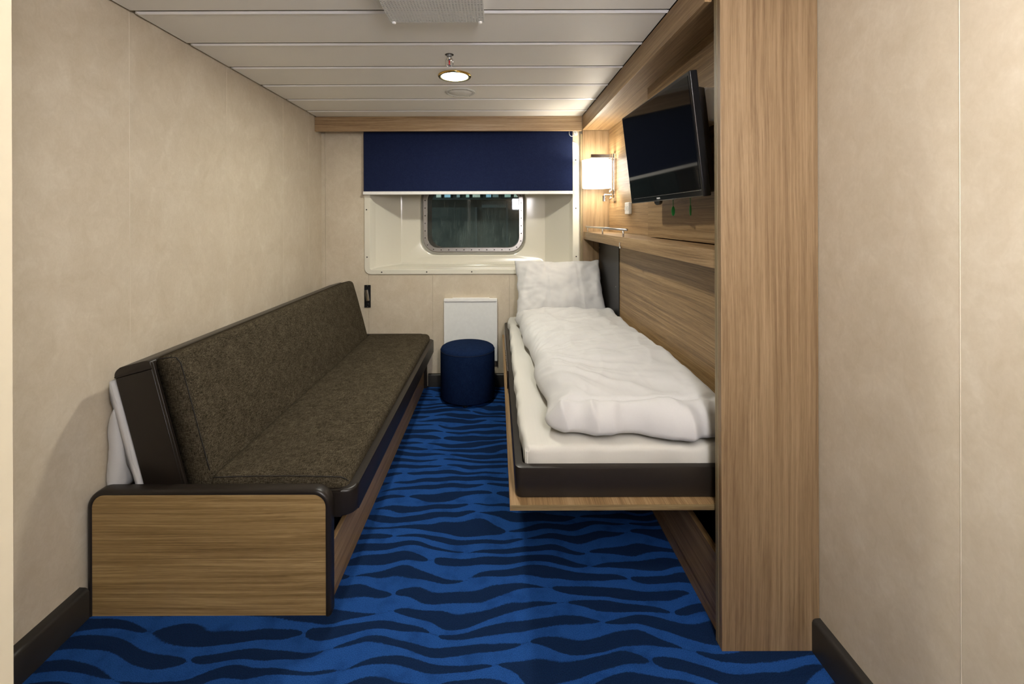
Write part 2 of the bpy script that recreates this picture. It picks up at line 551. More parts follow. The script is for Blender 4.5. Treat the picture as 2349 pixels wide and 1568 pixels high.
obj('glass_pane', bm, MGLASS, win)
bm = B()
strip(bm, [lp(fx0 + .016, fx1 - .016, fz0 + .016, fz1 - .016, .108, 3.812), lp(fx0 + .016, fx1 - .016, fz0 + .016, fz1 - .016, .108, 4.20),
           lp(fx0 - .6, fx1 + .6, fz0 - .6, fz1 + .6, .3, 4.21), lp(fx0 - .6, fx1 + .6, fz0 - .6, fz1 + .6, .3, 3.9)])
autosmooth(obj('hull_reveal', bm, MHULL, win), 30)
scr = None
for (px, pz) in ((-1.028, 1.394), (-1.025, 1.02), (-.91, .901), (-.555, .902), (-.2, .902), (.155, .902), (.622, 1.78), (.622, 1.40), (.624, 1.02)):
    p = (px, YF - .009, pz)
    if scr is None: scr = obj('screw', lathe(B(), [(.0055, 0), (.0055, -.0012), (.003, -.002)], p, 'Y', 10), MDARKH, win, loc=p)
    else: inst('screw', scr, win, p)

# ------------------------------------------------------------------ night quay outside
tbld = thing('terminal_building', 'dark quay building with lit windows seen through the porthole glass', 'building', (0, 16, -5))
obj('facade', box(B(), (-9, 16, -5), (9, 17, 7)), plain('facade_dark', (.075, .092, .082), .8, var=.5, scale=3), tbld)
obj('ledge', box(B(), (-9, 15.7, 2.02), (9, 16, 2.08)), plain('ledge_grey', (.10, .12, .11), .7), tbld)
wmats = [emitter('lit_window_green', (.50, .74, .62), .30), emitter('lit_window_pale', (.70, .78, .62), .26), emitter('lit_window_blue', (.30, .60, .80), .34),
         emitter('lit_window_dim', (.30, .46, .44), .14)]
xs = -2.6; i = 0
random.seed(3)
while xs < 1.2:
    w = random.choice((.12, .18, .27, .22))
    o = bx('lit_window', (xs, 15.97, 2.12), (xs + w, 16.0, 2.7), wmats[i % 4], tbld)
    bx('window_mullion', (xs + w, 15.94, 2.08), (xs + w + .03, 16.0, 2.8), MDARKH, tbld)
    xs += w + random.choice((.05, .12, .22)); i += 1
bx('pale_band', (-.55, 15.9, 1.74), (.35, 16.0, 1.98), plain('band_pale', (.28, .31, .29), .7), tbld)
for (x0, x1, z0, z1) in ((-.78, -.72, -1, 1.75), (.33, .40, -1, 2.0)):
    bx('pillar', (x0, 15.85, z0), (x1, 16.0, z1), plain('pillar_grey', (.17, .19, .19), .7), tbld)
ql = thing('quay_fill_lamp', 'added unseen cold white floodlight that lights the facade outside the window', 'lamp', (-4.4, 13, 4.4))  # lamp added out of view to light the facade
bx('housing', (-4.55, 12.9, 4.4), (-4.25, 13.1, 4.5), MGREY, ql)
bx('lens', (-4.53, 12.92, 4.385), (-4.27, 13.08, 4.40), emitter('flood_lens', (.72, .92, 1.0), 650), ql)
obj('pole', tube(B(), [(-4.4, 13.08, -5), (-4.4, 13.08, 4.42)], .05), MGREY, ql)

# ------------------------------------------------------------------ blind
rb = thing('roller_blind', 'navy blue roller blind half covering the window', 'blind', (-.22, 3.44, 1.50))
bm = B()
box(bm, (-1.040, 3.4395, 1.533), (.592, 3.4405, 2.05))
obj('blind_cloth', bm, MBLIND, rb)
bx('bottom_bar', (-1.046, 3.432, 1.510), (.596, 3.448, 1.535), MWHITE, rb, .004)
obj('roller_tube', tube(B(), [(-1.045, 3.455, 2.05), (.597, 3.455, 2.05)], .018, 16), MWHITE, rb, True)
ct = thing('cord_tidy', 'small white cord cleat with a loop at the top of the blind', 'cord cleat', (.622, YF, 1.99))
bm = B()
prism(bm, [(.622 + (a - .622) * math.cos(.35) - (c - 1.992) * math.sin(.35), 1.992 + (a - .622) * math.sin(.35) + (c - 1.992) * math.cos(.35))
           for a, c in rrect(.607, .637, 1.972, 2.012, .013)], 'Y', YF - .014, YF - .0005, .004)
obj('cleat', bm, MWHITE, ct)
obj('cleat_screw', lathe(B(), [(.003, 0), (.003, -.002)], (.622, YF - .0142, 1.992), 'Y', 10), MGREY, ct)
loop = [(.582 + .017 * math.cos(t) - .006 * math.sin(t), 3.428, 1.984 + .025 * math.sin(t) + .006 * math.cos(t)) for t in [2 * math.pi * i / 24 for i in range(25)]]
obj('cord_loop', tube(B(), loop + [(.612, 3.45, 1.990)], .0022, 6), MWHITE, ct, True)

# ------------------------------------------------------------------ bed cabinet (wooden surround)
XF, XBK, XTV = .675, .882, .805
cab = thing('bed_cabinet', 'tall wooden wall unit framing the fold-down bed and television', 'cabinet', (.8, 1.35, 0))
col = bx('side_column', (.680, 1.338, .0), (XR - .0015, 1.357, ZC - .002), WZ, cab, .001)
bx('edge_band', (.6795, 1.3575, .0), (XR - .0015, 1.376, ZC - .002), WEDGE, cab, .001)
bx('fascia', (.652, 1.377, 1.992), (.674, 3.347, ZC - .002), WY, cab, .0012)
bx('soffit', (.675, 1.377, 2.012), (XR - .002, 3.459, 2.030), WY, cab)
bx('end_panel', (XF, 3.46, 0), (XR - .002, YF - .001, 2.011), WZ, cab, .001)
bx('end_trim', (.656, 3.462, .0), (.674, YF - .001, 1.985), WEDGE, cab, .001)
bx('upper_back_panel', (XBK, 2.349, 1.217), (XBK + .018, 3.459, 2.011), WY, cab)
tvp = bx('television_panel', (XTV, 1.377, 1.221), (XBK + .017, 2.348, 2.011), wood('wood_grain_y_panel', 'Y', (.130, .074, .030), (.225, .138, .062), (.33, .22, .112), seed=6.4), cab, .0008)
bx('shelf', (XF + .006, 1.377, 1.158), (XBK + .018, 3.459, 1.216), WY, cab, .0012)
bx('lower_back_panel', (XTV, 1.377, .52), (XTV + .018, 2.893, 1.157), wood('wood_grain_y_low', 'Y', (.145, .084, .034), (.255, .158, .068), (.37, .245, .122), seed=9.9), cab)
bp = bx('black_plate', (XTV - .006, 2.894, .45), (XTV + .018, 3.459, 1.157), MBLACKPL, cab, .001)
bx('black_backing', (XTV + .05, 1.377, 0), (XTV + .06, 3.459, .52), MBLACKPL, cab)
bx('plinth_board', (.693, 1.377, .058), (.713, 3.459, .248), WY, cab, .001)
bx('plinth_kick', (.695, 1.377, 0), (.712, 3.459, .055), WY, cab)
for (yy, zz) in ((2.96, .86), (3.44, 1.09), (2.93, .60)):
    obj('plate_screw', lathe(B(), [(.0045, 0), (.0045, -.0015), (.003, -.0025)], (XTV - .006, yy, zz), 'X', 10), MSTEEL, bp)
la = obj('latch', box(B(), (XF, 2.412, 1.152), (XF + .006, 2.438, 1.163), .002), MCHROME, cab)
obj('latch_lever', prism(B(), rrect(2.417, 2.430, 1.160, 1.186, .006), 'X', XF - .002, XF + .006, .002), MCHROME, la)
gr = thing('shelf_rail', 'thin steel guard rail on the bedside shelf under the lamp', 'rail', (.69, 2.85, 1.216))
obj('rail_bar', tube(B(), [(.688, 2.335, 1.256), (.688, 3.395, 1.256)], .0065, 14), MSTEEL, gr, True)
for yy in (2.40, 2.87, 3.34):
    obj('post', tube(B(), [(.688, yy, 1.2163), (.688, yy, 1.252)], .0045, 10), MSTEEL, gr, True)

# ------------------------------------------------------------------ bedside wall lamp
wlmp = thing('wall_lamp', 'lit wall lamp with cream fabric shade and chrome bracket', 'lamp', (.882, 3.287, 1.44))
bx('wall_plate', (.866, 3.255, 1.446), (.8815, 3.320, 1.800), MCHROME, wlmp, .002)
bx('upright', (.852, 3.268, 1.470), (.8655, 3.306, 1.800), MCHROME, wlmp, .0015)
bx('arm', (.700, 3.268, 1.768), (.8518, 3.306, 1.796), MCHROME, wlmp, .0015)
bm = B()
lathe(bm, [(.104, 1.545), (.107, 1.752)], (.745, 3.287, 0), 'Z', 48, cap=False)
lathe(bm, [(.1055, 1.752), (.1025, 1.545)], (.745, 3.287, 0), 'Z', 48, cap=False)
obj('lamp_shade', bm, emitter('shade_glow', COL_SHADE, E_SHADE, (.85, .80, .68)), wlmp, True)
obj('bulb', lathe(B(), [(.012, 1.74), (.016, 1.70), (.026, 1.66), (.022, 1.625), (.008, 1.612)], (.745, 3.287, 0), 'Z', 20), emitter('bulb_glow', COL_SHADE, 70), wlmp, True)
rs = obj('reading_spot', tube(B(), [(.800, 3.275, 1.488), (.800, 3.275, 1.447)], .015, 18), MCHROME, wlmp, False)
obj('spot_arm', tube(B(), [(.853, 3.287, 1.494), (.802, 3.280, 1.494), (.800, 3.276, 1.486)], .006, 12), MCHROME, wlmp, True)
for zz in (1.465, 1.520):
    obj('switch_knob', lathe(B(), [(.009, .0), (.009, -.012), (.005, -.016)], (.852, 3.272, zz), 'X', 16), MCHROME, wlmp)
bm = B(); lathe(bm, [(.013, 1.4465), (.010, 1.4485)], (.800, 3.275, 0), 'Z', 18); obj('spot_lens', bm, MBLACK, rs)

# ------------------------------------------------------------------ sockets
so = thing('double_socket', 'white double power socket below the wall lamp', 'socket', (.882, 2.92, 1.385))
sb = obj('socket_body', box(B(), (.860, 2.874, 1.345), (.8818, 2.966, 1.424), .005, 3), MWHITE, so)
for yy in (2.897, 2.943):
    obj('socket_cup', lathe(B(), [(.0175, .001), (.0175, -.002), (.0150, -.0022), (.0140, -.0006), (.003, -.0006)], (.860, yy, 1.385), 'X', 20), MSPK, sb)
s2 = thing('television_socket', 'grey-white socket block with a black plug behind the television', 'socket', (.805, 1.65, 1.665))
sb = obj('socket_body', prism(B(), rrect(1.57, 1.722, 1.662, 1.785, (.012, .03, .03, .012)), 'X', .745, .8048, .006), MWHITE, s2)
obj('socket_cup', lathe(B(), [(.024, -.0015), (.024, .0), (.019, .0), (.019, -.002)], (.745, 1.690, 1.742), 'X', 24), MSPK, sb)
obj('plug', lathe(B(), [(.014, .0), (.014, -.018), (.009, -.03)], (.7445, 1.690, 1.738), 'X', 18), MBLACK, s2)
obj('plug_cable', tube(B(), [(.715, 1.690, 1.738), (.706, 1.694, 1.725), (.716, 1.70, 1.69), (.738, 1.705, 1.655), (.75, 1.70, 1.60), (.76, 1.72, 1.52), (.765, 1.76, 1.46)], .005, 8), MBLACK, s2, True)

# ------------------------------------------------------------------ television
TV = thing('television', 'black flat-screen television tilted out from the wooden wall panel', 'television', (0, 0, 0))
wv = Vector((.0265, -.702, 0)).normalized()
uv = Vector((-.048, 0, .42)); uv = (uv - wv * uv.dot(wv)).normalized()
nv = wv.cross(uv)                 # points out of the screen or into the wall
if nv.x > 0: nv = -nv
R = Matrix((wv, -nv, uv)).transposed().to_4x4()
TVM = Matrix.Translation((.655, 1.824, 1.600)) @ R
TV.matrix_world = TVM
def tvl(name, bm, mat, sm=False, parent=TV): return obj(name, bm, mat, parent, sm, local=True)
hw, hh = .351, .2125
bm = B(); box(bm, (-hw, -.0, -hh), (hw, .028, hh), .004, 3)
bez = tvl('bezel', bm, plain('gloss_black_bezel', (.008, .008, .009), .12))
bm = B(); box(bm, (-hw + .014, -.0012, -hh + .026), (hw - .014, .001, hh - .014))
tvl('screen', bm, MSCREEN)
bm = B(); prism(bm, [(hw - .016, .028), (hw - .045, .070), (-hw + .045, .070), (-hw + .016, .028)], 'Z', -hh + .012, hh - .05, .006)
tvl('back_housing', bm, MBLACK)
bm = B(); box(bm, (-.30, -.003, -hh + .0215), (.34, -.0002, -hh + .0228)); tvl('screen_edge_line', bm, MSTEEL, parent=bez)
bm = B(); box(bm, (-.33, -.0035, -hh + .001), (.12, .002, -hh + .0028)); tvl('lower_edge_line', bm, MSTEEL, parent=bez)
bm = B(); prism(bm, [(-.055 + .030 * math.cos(a), -hh - .017 * math.sin(a)) for a in [math.pi * i / 12 for i in range(13)]], 'Y', .006, .018); tvl('sensor', bm, MBLACK)
# maker's lettering on the lower bezel
fc = bpy.data.curves.new('logo', 'FONT'); fc.body = 'PHILIPS'; fc.size = .0105; fc.align_x = 'CENTER'; fc.extrude = .0002
fo = bpy.data.objects.new('logo_tmp', fc); C.objects.link(fo)
dg = bpy.context.evaluated_depsgraph_get(); dg.update()
lm = bpy.data.meshes.new_from_object(fo.evaluated_get(dg)); bpy.data.objects.remove(fo)
lm.transform(Matrix.Rotation(math.radians(90), 4, 'X')); lm.transform(Matrix.Translation((-.02, -.0008, -hh + .008)))
lm.materials.clear(); lm.materials.append(MWHITE)
lo = bpy.data.objects.new('maker_lettering', lm); C.objects.link(lo); lo.parent = bez
bm = B()
inv = TVM.inverted()
def tw(p): return inv @ Vector(p)
def tvbox(a, b, bev=0.0):
    bm = box(B(), a, b, bev); bmesh.ops.transform(bm, matrix=inv, verts=bm.verts); return bm
tvl('mount_plate', tvbox((.786, 1.70, 1.50), (.8046, 1.92, 1.72), .003), MGREY)
tvl('mount_arm', tvbox((.728, 1.77, 1.54), (.787, 1.85, 1.66), .006), MGREY)
tvl('mount_bracket', tvbox((.722, 1.62, 1.575), (.748, 1.98, 1.635), .004), MGREY)
for i, (yy, tw_) in enumerate(((1.836, .25), (1.672, .8))):
    g = thing('cable_tag', ('green oval tag hanging flat-on below the television beside its dark sensor bump', 'green oval tag turned edge-on, hanging below the television beside the column')[i], 'tag', (.735, yy, 1.327), group='green tags under the television')
    obj('thread', tube(B(), [(.735, yy + .002, 1.428), (.735, yy + .002, 1.39), (.735, yy, 1.366)], .0013, 6), MGREEN, g, True)
    bm = B()
    prism(bm, [(.0078 * math.cos(a), .0205 * math.sin(a)) for a in [2 * math.pi * j / 20 for j in range(20)]], 'Y', -.0012, .0012, .0006)
    bmesh.ops.transform(bm, matrix=Matrix.Translation((.735, yy, 1.3465)) @ Matrix.Rotation(tw_ * (1 if i == 0 else 1), 4, 'Z'), verts=bm.verts)
    obj('tag_disc', bm, MGREEN, g)

# ------------------------------------------------------------------ fold-down bed
bed = thing('fold_down_bed', 'fold-down bunk with wooden board and dark brown lacquered frame', 'bed', (.42, 2.4, .398))
bx('bed_board', (.0377, 1.388, .399), (.797, 3.442, .414), WY, bed, .0012)
bx('board_edge', (.0377, 1.3845, .3985), (.797, 1.3878, .4145), wood('wood_edge_x', 'X', (.12, .08, .035), (.21, .15, .072), (.30, .225, .12), seed=5.5), bed)
bm = B()
o_ = rrect(.0563, .796, 1.4207, 3.425, .022, 5)
i_ = rrect(.083, .780, 1.447, 3.405, .016, 5)
def zl(pts, z): return [(p[0], p[1], z) for p in pts]
def inset(d): return rrect(.0563 + d, .796 - d, 1.4207 + d, 3.425 - d, .022 - d * .5, 5)
strip(bm, [zl(inset(.010), .4142), zl(inset(.0025), .4165), zl(o_, .424), zl(o_, .508), zl(inset(.0012), .5118), zl(inset(.004), .513), zl(rrect(.081, .782, 1.445, 3.407, .017, 5), .513), zl(i_, .511), zl(i_, .43)])
autosmooth(obj('bed_frame', bm, MBROWN, bed), 35)
hd = obj('latch_handle', box(B(), (.0500, 2.28, .436), (.0560, 3.10, .532), .0025), plain('gloss_brown_handle', (.028, .020, .016), .15), bed)
for yy, zz in ((2.50, .520), (2.57, .522)):
    obj('handle_screw', lathe(B(), [(.006, 0), (.006, -.002), (.004, -.0035)], (.0500, yy, zz), 'X', 12), MCHROME, hd)

# mattress with fitted sheet
def rounded_slab(x0, x1, y0, y1, z0, z1, r, nx, ny, disp, nz=5):
    """closed rounded slab with dense grid top; disp(p, n) -> offset vector"""
    bm = B()
    def coord(i, n, a, b): return a + (b - a) * i / n
    top = {}
    prof = [(math.sin(math.pi / 2 * k / nz), 1 - math.cos(math.pi / 2 * k / nz)) for k in range(nz + 1)]
    xsn = [x0 + r * (1 - math.cos(math.pi / 2 * k / nz)) for k in range(nz)] + [coord(i, nx, x0 + r, x1 - r) for i in range(nx + 1)] + [x1 - r * (1 - math.cos(math.pi / 2 * k / nz)) for k in range(nz - 1, -1, -1)]
    ysn = [y0 + r * (1 - math.cos(math.pi / 2 * k / nz)) for k in range(nz)] + [coord(i, ny, y0 + r, y1 - r) for i in range(ny + 1)] + [y1 - r * (1 - math.cos(math.pi / 2 * k / nz)) for k in range(nz - 1, -1, -1)]
    def zt(x, y):
        dx = max(0, (x0 + r - x), (x - x1 + r)) / r
        dy = max(0, (y0 + r - y), (y - y1 + r)) / r
        d = min(1, math.hypot(dx, dy))
        return math.sqrt(max(0, 1 - d * d))
    def clampxy(x, y):
        dx = (x0 + r - x) if x < x0 + r else (x - x1 + r if x > x1 - r else 0)
        dy = (y0 + r - y) if y < y0 + r else (y - y1 + r if y > y1 - r else 0)
        d = math.hypot(dx, dy)
        if d > r and dx > 0 and dy > 0:
            s = r / d
            x = x0 + r - dx * s if x < x0 + r else x1 - r + dx * s
            y = y0 + r - dy * s if y < y0 + r else y1 - r + dy * s
        return x, y
    V = []
    for y in ysn:
        row = []
        for x in xsn:
            cx, cy = clampxy(x, y)
            z = z1 - r + r * zt(cx, cy)
            p = Vector((cx, cy, z))
            row.append(bm.verts.new(p + disp(p)))
        V.append(row)
    for j in range(len(ysn) - 1):
        for i in range(len(xsn) - 1):
            bm.faces.new((V[j][i], V[j][i + 1], V[j + 1][i + 1], V[j + 1][i]))
    ring = [V[0][i] for i in range(len(xsn))] + [V[j][-1] for j in range(1, len(ysn))] + [V[-1][i] for i in range(len(xsn) - 2, -1, -1)] + [V[j][0] for j in range(len(ysn) - 2, 0, -1)]
    low = [bm.verts.new((v.co.x, v.co.y, z0)) for v in ring]
    n = len(ring)
    for i in range(n):
        bm.faces.new((ring[i], low[i], low[(i + 1) % n], ring[(i + 1) % n]))
    bm.faces.new(low)
    return bm

def mat_disp(p):
    e = fb((p.x * 9, p.y * 2.6, p.z * 4), .006, 3, 1, 2.2)
    side = max(0, 1 - (p.x - .083) / .05)
    return Vector((side * fb((0, p.y * 5.5, p.z * 8), .012, 3, 1, 5.0), fb((p.x * 7, 0, p.z * 14), .009, 3, 1, 9) * max(0, 1 - (p.y - 1.449) / .05), e))
mt = obj('mattress', rounded_slab(.084, .779, 1.449, 3.402, .415, .566, .020, 40, 100, mat_disp), MSHEET, None, True, loc=(.43, 2.42, .415))
tag(mt, 'mattress in a white fitted sheet inside the brown bunk frame', 'mattress')

# duvet
def duvet():
    bm = B()
    nu, nv = 120, 220
    z0 = .574
    def outline(u, v):
        xl = .172 + .006 * math.sin(v * 15.0 + 1.0) + .004 * math.sin(v * 37) - .045 * max(0, v - .45) / .55
        xl += .030 * max(0, 1 - v / .035) ** 2
        xl += .022 * math.exp(-((v - .13) / .05) ** 2) - .022 * math.exp(-(v / .05) ** 2)
        xr = .798 - .004 * math.sin(v * 13)
        yn = 1.462 + .018 * math.sin(u * 5.0 + .4) - .022 * math.exp(-((u - .74) / .07) ** 2) + .012 * math.sin(u * 17)
        yn += .045 * max(0, 1 - u / .10) ** 2.2
        rg = 1 - abs(mnoise.noise(Vector((u * 7.5, 1.7, 3.3)))) * 2.5
        yn -= .012 * rg * math.exp(-(v / .12) ** 2)
        yf = 3.10 + .02 * math.sin(u * 6)
        return xl + (xr - xl) * u, yn + (yf - yn) * v
    def fold(x, y):
        w = 0
        # soft quilt lumps
        w += fb((x * 3.2, y * 2.3, .3), .024, 3, 1, 1.7)
        # long creases fanning out from the left edge around the middle
        a = math.atan2(y - 2.05, x - .02)
        rr = math.hypot(x - .02, y - 2.05)
        w += .0085 * (1 - abs(mnoise.noise(Vector((a * 7.0, rr * 1.2, 4.2)))) * 2.4) * math.exp(-((rr - .35) / .33) ** 2)
        # transverse wrinkles in the upper half
        rid = 1 - abs(mnoise.noise(Vector((x * 2.6 + y * 1.2, y * 9.0 - x * 4.0, 7.7)))) * 2.6
        w += .0095 * rid * (.25 + .75 * min(1, max(0, (y - 1.95) / .5)))
        rid2 = 1 - abs(mnoise.noise(Vector((x * 7.5 - y * 2.0, y * 3.2, 2.4)))) * 2.6
        w += .0060 * rid2
        # cover seam across the foot end
        sy = 1.535 + .010 * math.sin(x * 7)
        # gathers hanging at the foot end
        w += .016 * (1 - abs(mnoise.noise(Vector((x * 11.0, y * 3.0, 9.1)))) * 2.4) * math.exp(-((y - 1.49) / .05) ** 2)
        w -= .009 * math.exp(-((y - sy) / .010) ** 2)
        sy2 = 1.93 + .05 * (x - .4) + .02 * math.sin(x * 9)
        w += .010 / (1 + math.exp(-(y - sy2) / .012)) - .005
        w += fb((x * 24, y * 24, 0), .0012, 2, 1, 3)
        rid3 = 1 - abs(mnoise.noise(Vector((x * 15 + y * 4, y * 11 - x * 6, 5.5)))) * 2.4
        w += .0028 * rid3 * (.35 + .65 * math.exp(-((x - .25) / .15) ** 2))
        return w
    def thick(u, v, x, y):
        t = .104 + .012 * math.sin(min(1, v * 1.15) * math.pi) + .022 * u
        return t
    top, bot = [], []
    Ru, Rv = .11, .085
    for j in range(nv + 1):
        v = j / nv
        v = v + .018 * math.sin(2 * math.pi * v) * -1
        tr, br = [], []
        for i in range(nu + 1):
            u = i / nu
            u = u - .03 * math.sin(2 * math.pi * u)
            x, y = outline(u, v)
            xl, _ = outline(0, v); xr, _ = outline(1, v); _, yn = outline(u, 0); _, yf = outline(u, 1)
            dl, dn, df = (x - xl) / Ru, (y - yn) / Rv, (yf - y) / .10
            dr = (xr - x) / .05
            def q(d): return math.sqrt(max(0, 1 - (1 - min(1, d)) ** 2))
            def sm(*ds):
                p = 1.0
                for d in ds: p *= q(d)
                return p
            e = sm(dl, dn, dr, df)
            T = thick(u, v, x, y)
            mid = .036
            w = fold(x, y) * min(1, e * 1.2)
            tr.append(bm.verts.new((x, y, z0 + mid + (T - mid) * e + w)))
            hem = .006 * math.sin(y * 40 + x * 30)
            br.append((x, y, z0 + mid * (1 - e) + hem * (1 - e) * .4))
        top.append(tr); bot.append(br)
    B_ = [[None] * (nu + 1) for _ in range(nv + 1)]
    for j in range(nv + 1):
        for i in range(nu + 1):
            edge = i in (0, nu) or j in (0, nv)
            B_[j][i] = top[j][i] if edge else bm.verts.new(bot[j][i])
    for j in range(nv):
        for i in range(nu):
            bm.faces.new((top[j][i], top[j][i + 1], top[j + 1][i + 1], top[j + 1][i]))
            bm.faces.new((B_[j][i], B_[j + 1][i], B_[j + 1][i + 1], B_[j][i + 1]))
    return bm
dv = obj('duvet', duvet(), MLINEN, None, True, loc=(.48, 2.3, .571))
tag(dv, 'white crumpled duvet spread over the fold-down bunk', 'duvet')

def pillow(name, w, h, t, M4, label, seed, wr=1.0, pinch=.05, mat=None, extra=None, ex_=3.2):
    bm = B(); n = 64
    T, Bt = [], []
    for j in range(n + 1):
        a = []; b = []
        for i in range(n + 1):
            x = -1 + 2 * i / n; y = -1 + 2 * j / n
            x = math.sin(x * math.pi / 2) * .35 + x * .65; y = math.sin(y * math.pi / 2) * .35 + y * .65
            px = x * (1 - pinch * (1 - y * y) * abs(x) ** 2)
            py = y * (1 - pinch * 1.2 * (1 - x * x) * abs(y) ** 2)
            f = (max(0, 1 - abs(x) ** ex_) * max(0, 1 - abs(y) ** 2.6)) ** .55
            ex, ey = px * w / 2, py * h / 2
            nz = fb((ex * 7, ey * 7, seed), .014, 3, 1, seed) * wr
            corner = 1 - abs(mnoise.noise(Vector((math.atan2(ey, ex) * 5, math.hypot(ex, ey) * 3, seed)))) * 2.2
            nz += .007 * corner * wr * (max(abs(x), abs(y)) ** 2)
            rg = 1 - abs(mnoise.noise(Vector((ex * 11 + ey * 3, ey * 2.2, seed * 2)))) * 2.4
            nz += .004 * rg * wr
            if extra: nz += extra(ex, ey)
            nz *= min(1, f * 1.6)
            ed = fb((ex * 16, ey * 16, 1), .006, 2, 1, seed + 3) * wr * (1 - min(1, f * 3))
            a.append(bm.verts.new((ex + ed, ed * .8 + f * t * .55 + nz - t * .02, ey + ed)))
            b.append((ex, -f * t * .45 + nz * .3, ey))
        T.append(a); Bt.append(b)
    Q = [[T[j][i] if i in (0, n) or j in (0, n) else bm.verts.new(Bt[j][i]) for i in range(n + 1)] for j in range(n + 1)]
    for j in range(n):
        for i in range(n):
            bm.faces.new((T[j][i], T[j][i + 1], T[j + 1][i + 1], T[j + 1][i]))
            bm.faces.new((Q[j][i], Q[j + 1][i], Q[j + 1][i + 1], Q[j][i + 1]))
    bmesh.ops.transform(bm, matrix=M4, verts=bm.verts)
    lo = min(v.co.z for v in bm.verts)
    c = M4.translation
    o = obj(name, bm, mat or MLINEN, None, True, loc=(c.x, c.y, lo))
    return tag(o, label, 'pillow')

# bed pillow: local y+ is the front, turned to face the camera and leaning back
ang = math.radians(-34)
PM = Matrix.Translation((.462, 3.262, .800)) @ Matrix.Rotation(ang, 4, 'X') @ Matrix.Rotation(math.pi, 4, 'Z')
def crease(ex, ey):
    return -.011 * math.exp(-((ex - .10) / .006) ** 2) - .006 * math.exp(-((ex + .14) / .005) ** 2)
pillow('pillow', .655, .475, .135, PM, 'plump white pillow propped up at the head of the bunk', 3.1, 1.5, extra=crease)

# ------------------------------------------------------------------ sofa
sofa = thing('sofa', 'long brown tweed bench sofa with wooden end panels', 'sofa', (-.95, 2.45, 0))
SX0, SX1, SZ = -1.366, -.5565, .418
def ushape(x0, x1, zt, r, n=8):
    pts = [(x0, 0.0)]
    for i in range(n + 1):
        a = math.radians(180 - 90 * i / n); pts.append((x0 + r + r * math.cos(a), zt - r + r * math.sin(a)))
    for i in range(n + 1):
        a = math.radians(90 - 90 * i / n); pts.append((x1 - r + r * math.cos(a), zt - r + r * math.sin(a)))
    pts.append((x1, 0.0))
    return pts
def end_panel(y0, y1, x1, flip=False):
    tw_ = .0165
    def L(d, y): return [(p[0], y, p[1]) for p in ushape(SX0 + d, x1 - d, SZ - d, .058 - d)]
    bm = B()
    loops = [L(tw_, y0 + .004), L(tw_ - .002, y0 + .001), L(.012, y0), L(.0055, y0 + .0012), L(.0015, y0 + .0055), L(0, y0 + .012),
             L(0, y1 - .012), L(.0015, y1 - .0055), L(.0055, y1 - .0012), L(.012, y1), L(tw_, y1 - .002), L(tw_, y0 + .004)]
    strip(bm, loops, close=False)
    ep = autosmooth(obj('end_trim', bm, MBROWN, sofa), 50)
    bm = B(); prism(bm, ushape(SX0 + tw_ - .0005, x1 - tw_ + .0005, SZ - tw_ + .0005, .0415), 'Y', *((y0 + .0305, y1 - .003) if flip else (y0 + .004, y0 + .030)))
    obj('end_board', bm, WX2, sofa)
    bm = B(); prism(bm, ushape(SX0 + tw_ - .0005, x1 - tw_ + .0005, SZ - tw_ + .0005, .0415), 'Y', *((y0 + .004, y0 + .030) if flip else (y0 + .0305, y1 - .003)))
    obj('end_lining', bm, MBROWN, sofa)
end_panel(1.460, 1.506, SX1)
end_panel(3.432, 3.4775, -.552, True)
bx('seat_base', (-1.352, 1.507, .0), (-.640, 3.431, .345), MBLACKPL, sofa)
bx('front_plinth', (-.590, 1.507, .0), (-.573, 2.985, .195), WY, sofa, .001)
bx('front_plinth', (-.590, 2.988, .0), (-.573, 3.431, .195), WY, sofa, .001)
bm = B()
prism(bm, rrect(-.640, -.490, 1.5075, 3.431, (.004, .048, .048, .004), 8), 'Z', .298, .388, .010, 4)
autosmooth(obj('front_rail', bm, MBROWN, sofa), 35)
def seat_disp(p):
    return Vector((0, 0, .006 * math.sin(math.pi * (p.x + .99) / .47) + fb((p.x * 4, p.y * 2, 0), .003, 2, 1, 3)))
sc_ = obj('seat_cushion', rounded_slab(-1.006, -.520, 1.524, 3.424, .346, .430, .034, 16, 50, seat_disp), MTWEED, sofa, True)
up = Vector((-.256, 0, .967)).normalized(); nn = Vector((.967, 0, .256)).normalized()
BASE = Vector((-1.090, 0, .385))
def bk(t, s): q = BASE + nn * t + up * s; return (q.x, q.z)
def bkprism(name, prof, y0, y1, mat, bev, seg=3, parent=sofa):
    bm = B(); prism(bm, [bk(t, s) for t, s in prof], 'Y', y0, y1, bev, seg)
    return autosmooth(obj(name, bm, mat, parent), 35)
bkprism('back_frame', [(-.132, -.02), (0, -.02), (0, .428), (-.132, .428)], 1.528, 3.428, MBROWN, .004)
bkprism('back_top_cap', [(-.133, .4285)] + [(-.133 + .035 - .035 * math.cos(a), .432 + .030 * math.sin(a)) for a in [math.pi / 2 * i / 8 for i in range(9)]] +
        [(-.022 + .024 * math.sin(a), .450 + .012 * math.cos(a)) for a in [math.pi * .5 * i / 6 for i in range(7)]] + [(.002, .4285)], 1.526, 3.430, MBROWN, .004)
bkprism('front_bead', [(.0005 + .010 - .010 * math.cos(a), s) for a, s in ((0, -.02), (math.pi / 2, -.02), (math.pi / 2, .452), (0, .452))], 1.527, 1.540, MBROWN, .003)
# back cushion
bm = B()
bmc = rounded_slab(0, .500, 1.545, 3.420, 0, .092, .032, 16, 60, lambda p: Vector((0, 0, .006 * math.sin(math.pi * p.x / .50) + fb((p.x * 4, p.y * 1.6, 1), .003, 2, 1, 8))))
for v in bmc.verts:
    s_, y_, t_ = v.co.x, v.co.y, v.co.z
    x_, z_ = bk(.001 + t_, -.042 + s_)
    v.co = (x_, y_, z_)
obj('back_cushion', bmc, MTWEED, sofa, True)
